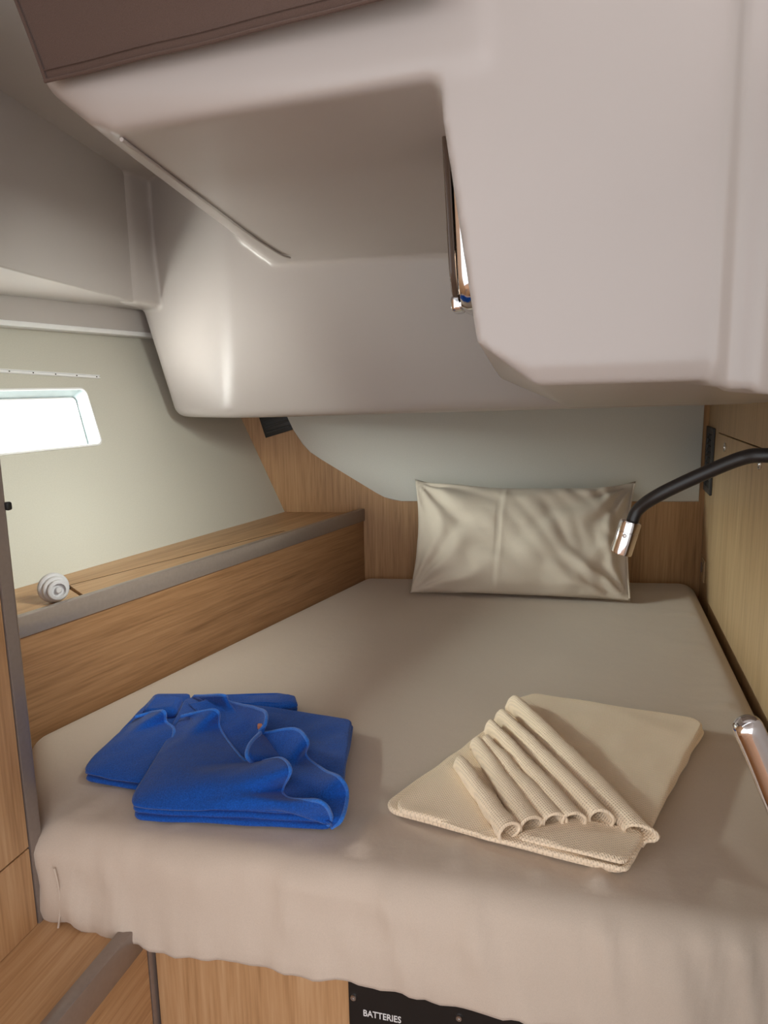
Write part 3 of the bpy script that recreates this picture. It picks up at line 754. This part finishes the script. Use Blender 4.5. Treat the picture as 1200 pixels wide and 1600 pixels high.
BRA_FOLD = [(-0.544, 1.546, 0.03), (-0.574, 1.417, 0.028), (-0.589, 1.301, 0.024), (-0.545, 1.271, 0.022), (-0.496, 1.255, 0.022), (-0.456, 1.244, 0.02)]
BRA_MID = [(-0.55, 1.52, 0.036), (-0.545, 1.435, 0.036), (-0.54, 1.343, 0.034), (-0.513, 1.304, 0.032), (-0.479, 1.275, 0.03), (-0.446, 1.243, 0.026)]
BRA_WAVE = [(-0.547, 1.47, 0.048), (-0.514, 1.475, 0.054), (-0.474, 1.437, 0.074), (-0.473, 1.441, 0.049), (-0.445, 1.405, 0.049), (-0.439, 1.354, 0.04), (-0.437, 1.287, 0.036), (-0.438, 1.24, 0.03)]
# ---- cream waffle blanket, accordion pleats on a folded base
def pleats(near, far, leadn, leadf, tailn, tailf):
    rows = []
    for t, hs, ws in ((0.0, 1.0, 1.0), (0.10, 1.0, 0.95), (0.35, 1.0, 0.92), (0.65, 1.0, 0.85), (0.90, 0.9, 0.75), (0.97, 0.6, 0.6), (1.0, 0.2, 0.5)):
        cs = [V(a).lerp(V(b), t) for a, b in zip(near, far)]
        row = [V(a).lerp(V(b), t) for a, b in zip(leadn, leadf)]
        for k, c in enumerate(cs):
            nxt = cs[min(k + 1, len(cs) - 1)] - cs[max(0, k - 1)] if 0 < k < len(cs) - 1 else (cs[1] - cs[0] if k == 0 else cs[-1] - cs[-2])
            s = V((nxt.x, nxt.y, 0)).normalized(); wdt = 0.037 * ws * (1.35 if k == len(cs) - 1 else 1.0)
            h = (c.z - 0.022) * hs * 1.35; z0 = 0.025
            for a, b in ((-0.15, 0.0), (-0.42, 0.30), (-0.46, 0.68), (-0.16, 1.0), (0.26, 1.0), (0.54, 0.72), (0.46, 0.42), (0.18, 0.22), (0.10, 0.03)):
                row.append(V((c.x, c.y, 0)) + s * (a * wdt) + V((0, 0, z0 + b * h)))
        row += [V(a).lerp(V(b), t) for a, b in zip(tailn, tailf)]
        rows.append(row)
    return rows
cb = thing('cream_blanket', 'cream waffle-weave blanket folded with a fan of pleats on the bed', 'blanket', (CR_BASE[1][0], CR_BASE[1][1], 0.0))
slab(CR_BASE, 0.006, 0.017, CREAM, 'folded_layer', cb, 1, 0.003, 0.03)
slab(CR_TOP, 0.015, 0.027, CREAM, 'folded_layer', cb, 2, 0.003, 0.03)
slab(CR_R, 0.025, 0.036, CREAM, 'folded_layer', cb, 5, 0.003, 0.03)
slab(CR_F1, 0.026, 0.034, CREAM, 'folded_layer', cb, 3, 0.001, 0.012)
slab(CR_F2, 0.034, 0.041, CREAM, 'folded_layer', cb, 4, 0.001, 0.012)
loft(pleats(CR_NEAR, CR_FAR, CR_LEADN, CR_LEADF, CR_TAILN, CR_TAILF), CREAM, 'pleated_layer', cb, 0.005, 260, 6, 3, 0.0015, hem=0, hem_r=0.0032)

# ---- blue towels
b1 = thing('blue_towel', 'bright blue terry towel with ruffled folds and orange label, in front', 'towel', (BF_BASE[0][0], BF_BASE[0][1], 0.0), 'folded blue towels')
slab(BF_BASE, 0.006, 0.016, BLUE, 'folded_layer', b1, 11, 0.003, 0.02)
slab(BF_MID, 0.015, 0.026, BLUE, 'folded_layer', b1, 12, 0.003, 0.02)
slab(BF_TOP, 0.025, 0.037, BLUE, 'folded_layer', b1, 13, 0.003, 0.02)
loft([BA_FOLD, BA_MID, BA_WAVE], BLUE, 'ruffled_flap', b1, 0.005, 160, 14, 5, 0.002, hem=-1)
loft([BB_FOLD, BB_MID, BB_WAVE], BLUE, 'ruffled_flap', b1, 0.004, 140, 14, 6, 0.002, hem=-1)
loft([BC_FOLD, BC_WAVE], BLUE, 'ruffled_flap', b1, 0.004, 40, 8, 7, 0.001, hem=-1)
o = bmo('care_label', box_bm(-0.008, 0.008, -0.004, 0.004, -0.002, 0.008, 0.0015, 2), LABEL, b1, Matrix.Translation(B_LABEL)); o['label'] = 'small orange label'
b2 = thing('blue_towel', 'bright blue terry towel behind and left of the other one', 'towel', (BR_BASE[0][0], BR_BASE[0][1], 0.0), 'folded blue towels')
slab(BR_BASE, 0.006, 0.016, BLUE, 'folded_layer', b2, 21, 0.003, 0.012)
slab(BR_MID, 0.014, 0.025, BLUE, 'folded_layer', b2, 22, 0.003, 0.012)
slab(BR_BACK, 0.006, 0.020, BLUE, 'folded_layer', b2, 23, 0.001, 0.008)
slab(BR_BACK2, 0.019, 0.034, BLUE, 'folded_layer', b2, 24, 0.001, 0.008)
slab(BR_HUMP, 0.024, 0.046, BLUE, 'folded_layer', b2, 25, 0.002, 0.012)
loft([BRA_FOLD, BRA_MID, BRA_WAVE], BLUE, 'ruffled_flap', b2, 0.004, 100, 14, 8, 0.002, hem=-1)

# ================================================================== SMALL THINGS
# ---- gooseneck reading lamp on the right wall
lp = thing('reading_lamp', 'black gooseneck reading lamp with a small chrome head', 'lamp', (0.675, 0.88, 0.62))
path = cr([(0.675, 0.88, 0.62), (0.620, 0.875, 0.640), (0.533, 0.88, 0.653), (0.481, 0.90, 0.654), (0.459, 0.92, 0.649), (0.424, 0.95, 0.626), (0.378, 0.98, 0.594), (0.357, 1.0, 0.570), (0.347, 1.0, 0.545)], 10)
bmo('gooseneck', tube(path, [0.0094 if k < 60 else 0.0094 - 0.0012 * (k - 60) / 20 for k in range(len(path))], 16), RUBBER, lp, sm=60)
hdv = (V((0.333, 1.0, 0.497)) - V((0.347, 1.0, 0.549))).normalized()
MH2 = Matrix.Translation((0.347, 1.0, 0.551)) @ hdv.to_track_quat('Z', 'X').to_matrix().to_4x4()
hd_ = bmo('lamp_head', lathe([(0.0085, -0.004), (0.0142, -0.002), (0.0150, 0.001), (0.0150, 0.012), (0.0146, 0.0125), (0.0146, 0.0135), (0.0150, 0.014), (0.0150, 0.043), (0.0142, 0.0455), (0.0120, 0.0455), (0.0115, 0.041), (0.0001, 0.040)], 32), CHROME, lp, MH2)
hd_['label'] = 'chrome cylindrical lamp head'
bmo('switch_button', lathe([(0.0028, 0), (0.0028, 0.0012), (0.002, 0.0018), (0.0001, 0.002)], 12), STEEL, hd_, MH2 @ Matrix.Translation((0, 0, 0.018)) @ Matrix.Rotation(math.radians(-60), 4, 'Z') @ Matrix.Translation((0.0148, 0, 0)) @ Matrix.Rotation(math.pi / 2, 4, 'Y'))
bmo('wall_mount', lathe([(0.024, -0.004), (0.024, 0.006), (0.020, 0.010), (0.012, 0.012), (0.011, 0.02)], 24), CHROME, lp, Matrix.Translation((0.674, 0.88, 0.62)) @ V((-0.96, 0.28, 0)).to_track_quat('Z', 'X').to_matrix().to_4x4())

# ---- open door at the right with a chrome lever handle
MD = frame((0.470, 0.72, 0), (-0.16, -0.987, 0))      # x towards the camera, y to the right
dr = bmo('door_1', box_bm(0.0, 0.62, 0.0, 0.022, -0.62, 1.1, 0.002, 1), GEL, None, MD); tag(dr, 'open white cabin door at the right edge', kind='structure')
lh = [(0.418, 0.655, 0.275), (0.402, 0.658, 0.305), (0.386, 0.66, 0.340), (0.372, 0.66, 0.372), (0.360, 0.66, 0.398), (0.352, 0.66, 0.414), (0.348, 0.66, 0.422)]
lp_ = cr(lh, 6); nn_ = len(lp_)
rad = [0.0145 * (1 - max(0, (k - (nn_ - 10)) / 9.2) ** 2.6) ** 0.5 if k > nn_ - 10 else 0.0145 for k in range(nn_)]
hn_ = bmo('door_lever', tube(lp_, rad, 20), CHROME, dr, sm=70)
hn_['label'] = 'chrome rounded door lever'
st = cr([(0.418, 0.655, 0.275), (0.432, 0.652, 0.262), (0.452, 0.650, 0.258), (0.459, 0.650, 0.258)], 6)
bmo('door_spindle', tube(st, 0.011, 14), CHROME, dr, sm=60)

# ---- portlight on the left face of the big overhead box
# left face of the box: front edge (0.085, 0.914) running aft with slope 0.186
LFx = V((0.183, 0.983, 0)); LFz = V((-0.055, 0.0, 1)).normalized()
MP = frame((0.147, 1.20, 1.010), LFx, LFz)              # x aft, y left/outwards, z up
pt = thing('portlight', 'chrome-framed portlight set in the side of the overhead box', 'porthole', MP @ V((0, 0, -0.14)))
def rr(w_, h_, r_): return roundpoly([V((-w_, -h_)), V((w_, -h_)), V((w_, h_)), V((-w_, h_))], r_, 8)
def ring3(levels):
    bm = bmesh.new(); rings = [[bm.verts.new((x, y, z)) for x, z in l] for l, y in levels]; n = len(rings[0])
    for a, b in zip(rings, rings[1:]):
        for i in range(n): bm.faces.new((a[i], a[(i + 1) % n], b[(i + 1) % n], b[i]))
    return bm
bmo('portlight_frame', ring3([(rr(0.100, 0.150, 0.05), -0.02), (rr(0.100, 0.150, 0.05), 0.010), (rr(0.095, 0.145, 0.046), 0.020), (rr(0.084, 0.134, 0.04), 0.022), (rr(0.080, 0.130, 0.038), 0.014), (rr(0.080, 0.130, 0.038), -0.02)]), CHROME, pt, MP, 50)
bm = bmesh.new(); bm.faces.new([bm.verts.new((x, 0.004, z)) for x, z in rr(0.080, 0.130, 0.038)]); bmo('portlight_pane', bm, SMOKE, pt, MP)
bm = ring3([(rr(0.088, 0.128, 0.040), 0.024), (rr(0.090, 0.130, 0.042), 0.026), (rr(0.090, 0.130, 0.042), 0.032), (rr(0.086, 0.126, 0.04), 0.034)])
bmo('portlight_lid', bm, SMOKE, pt, MP, 50)
bm = bmesh.new(); bm.faces.new([bm.verts.new((x, 0.034, z)) for x, z in rr(0.086, 0.126, 0.04)]); bmo('lid_pane', bm, SMOKE, pt, MP)
bmo('hinge', tube([MP @ V((-0.03, 0.030, 0.136)), MP @ V((0.03, 0.030, 0.136))], 0.004, 10), STEEL, pt)
bmo('clamp', box_bm(-0.03, 0.03, 0.018, 0.040, -0.148, -0.122, 0.008, 4), CHROME, pt, MP)

# ---- brown canvas flap hanging over the soffit front
fa = V((-0.470, 1.118, 0)); fb_ = V((0.13, 0.880, 0)); fdr = (fb_ - fa).normalized(); MFb = frame(fa, fdr)
nx, nz_ = 60, 24; vs = []; fs = []
flen = 0.60
for j in range(nz_ + 1):
    for i in range(nx + 1):
        u = i / nx; t = j / nz_
        zb = 1.166 + 0.008 * u; zt = 1.50
        x0 = 0.029 - 0.14 * t
        x = x0 + (flen - x0) * u; z = zb + (zt - zb) * t
        y = -0.022 + 0.008 * nz(x * 7, z * 4, 3.3) - 0.005 * math.exp(-t * 8)
        vs.append(V((x, y, z)))
for j in range(nz_):
    for i in range(nx): fs.append((j * (nx + 1) + i, j * (nx + 1) + i + 1, (j + 1) * (nx + 1) + i + 1, (j + 1) * (nx + 1) + i))
cv = thing('canvas_flap', 'dark brown canvas flap hanging over the soffit, top left', 'curtain', MFb @ V((0.25, 0, 1.18)))
o = mobj('canvas', vs, fs, BROWN, cv, MFb, smooth=True); so = o.modifiers.new('s', 'SOLIDIFY'); so.thickness = 0.003; so.offset = 0; bake(o)
for p in o.data.polygons: p.use_smooth = True
for off_ in (0.0, 0.014):
    pts = [vs[i] + V((0, -0.003, off_)) for i in range(nx + 1)]
    h_ = bmo('hem' if off_ == 0 else 'stitching', tube(pts, 0.0026 if off_ == 0 else 0.0008, 8), BROWN, o, MFb)
pts = [vs[j * (nx + 1)] + V((0.002, -0.003, 0)) for j in range(nz_ + 1)]
bmo('hem', tube(pts, 0.0026, 8), BROWN, o, MFb)

# ---- ribbed white cap on the shelf
kn = thing('shelf_knob', 'white ribbed round plastic cap on the wooden shelf', 'cap', (-0.776, 1.648, 0.252))
MK = Matrix.Translation((-0.776, 1.648, 0.252 + 0.036)) @ V((0.66, -0.70, 0.0)).to_track_quat('Z', 'X').to_matrix().to_4x4()
bmo('cap_body', lathe([(0.014, -0.026), (0.033, -0.024), (0.0355, -0.020), (0.0355, -0.012), (0.033, -0.009), (0.029, -0.008), (0.0285, -0.005), (0.030, -0.003), (0.030, 0.004), (0.028, 0.006), (0.0235, 0.007), (0.023, 0.009), (0.024, 0.011), (0.024, 0.017), (0.022, 0.019), (0.0165, 0.020), (0.015, 0.012), (0.0001, 0.011)], 40), CAP, kn, MK, 30)
bmo('cap_centre', lathe([(0.007, 0.012), (0.007, 0.019), (0.005, 0.021), (0.0001, 0.021)], 16), CAP, kn, MK)
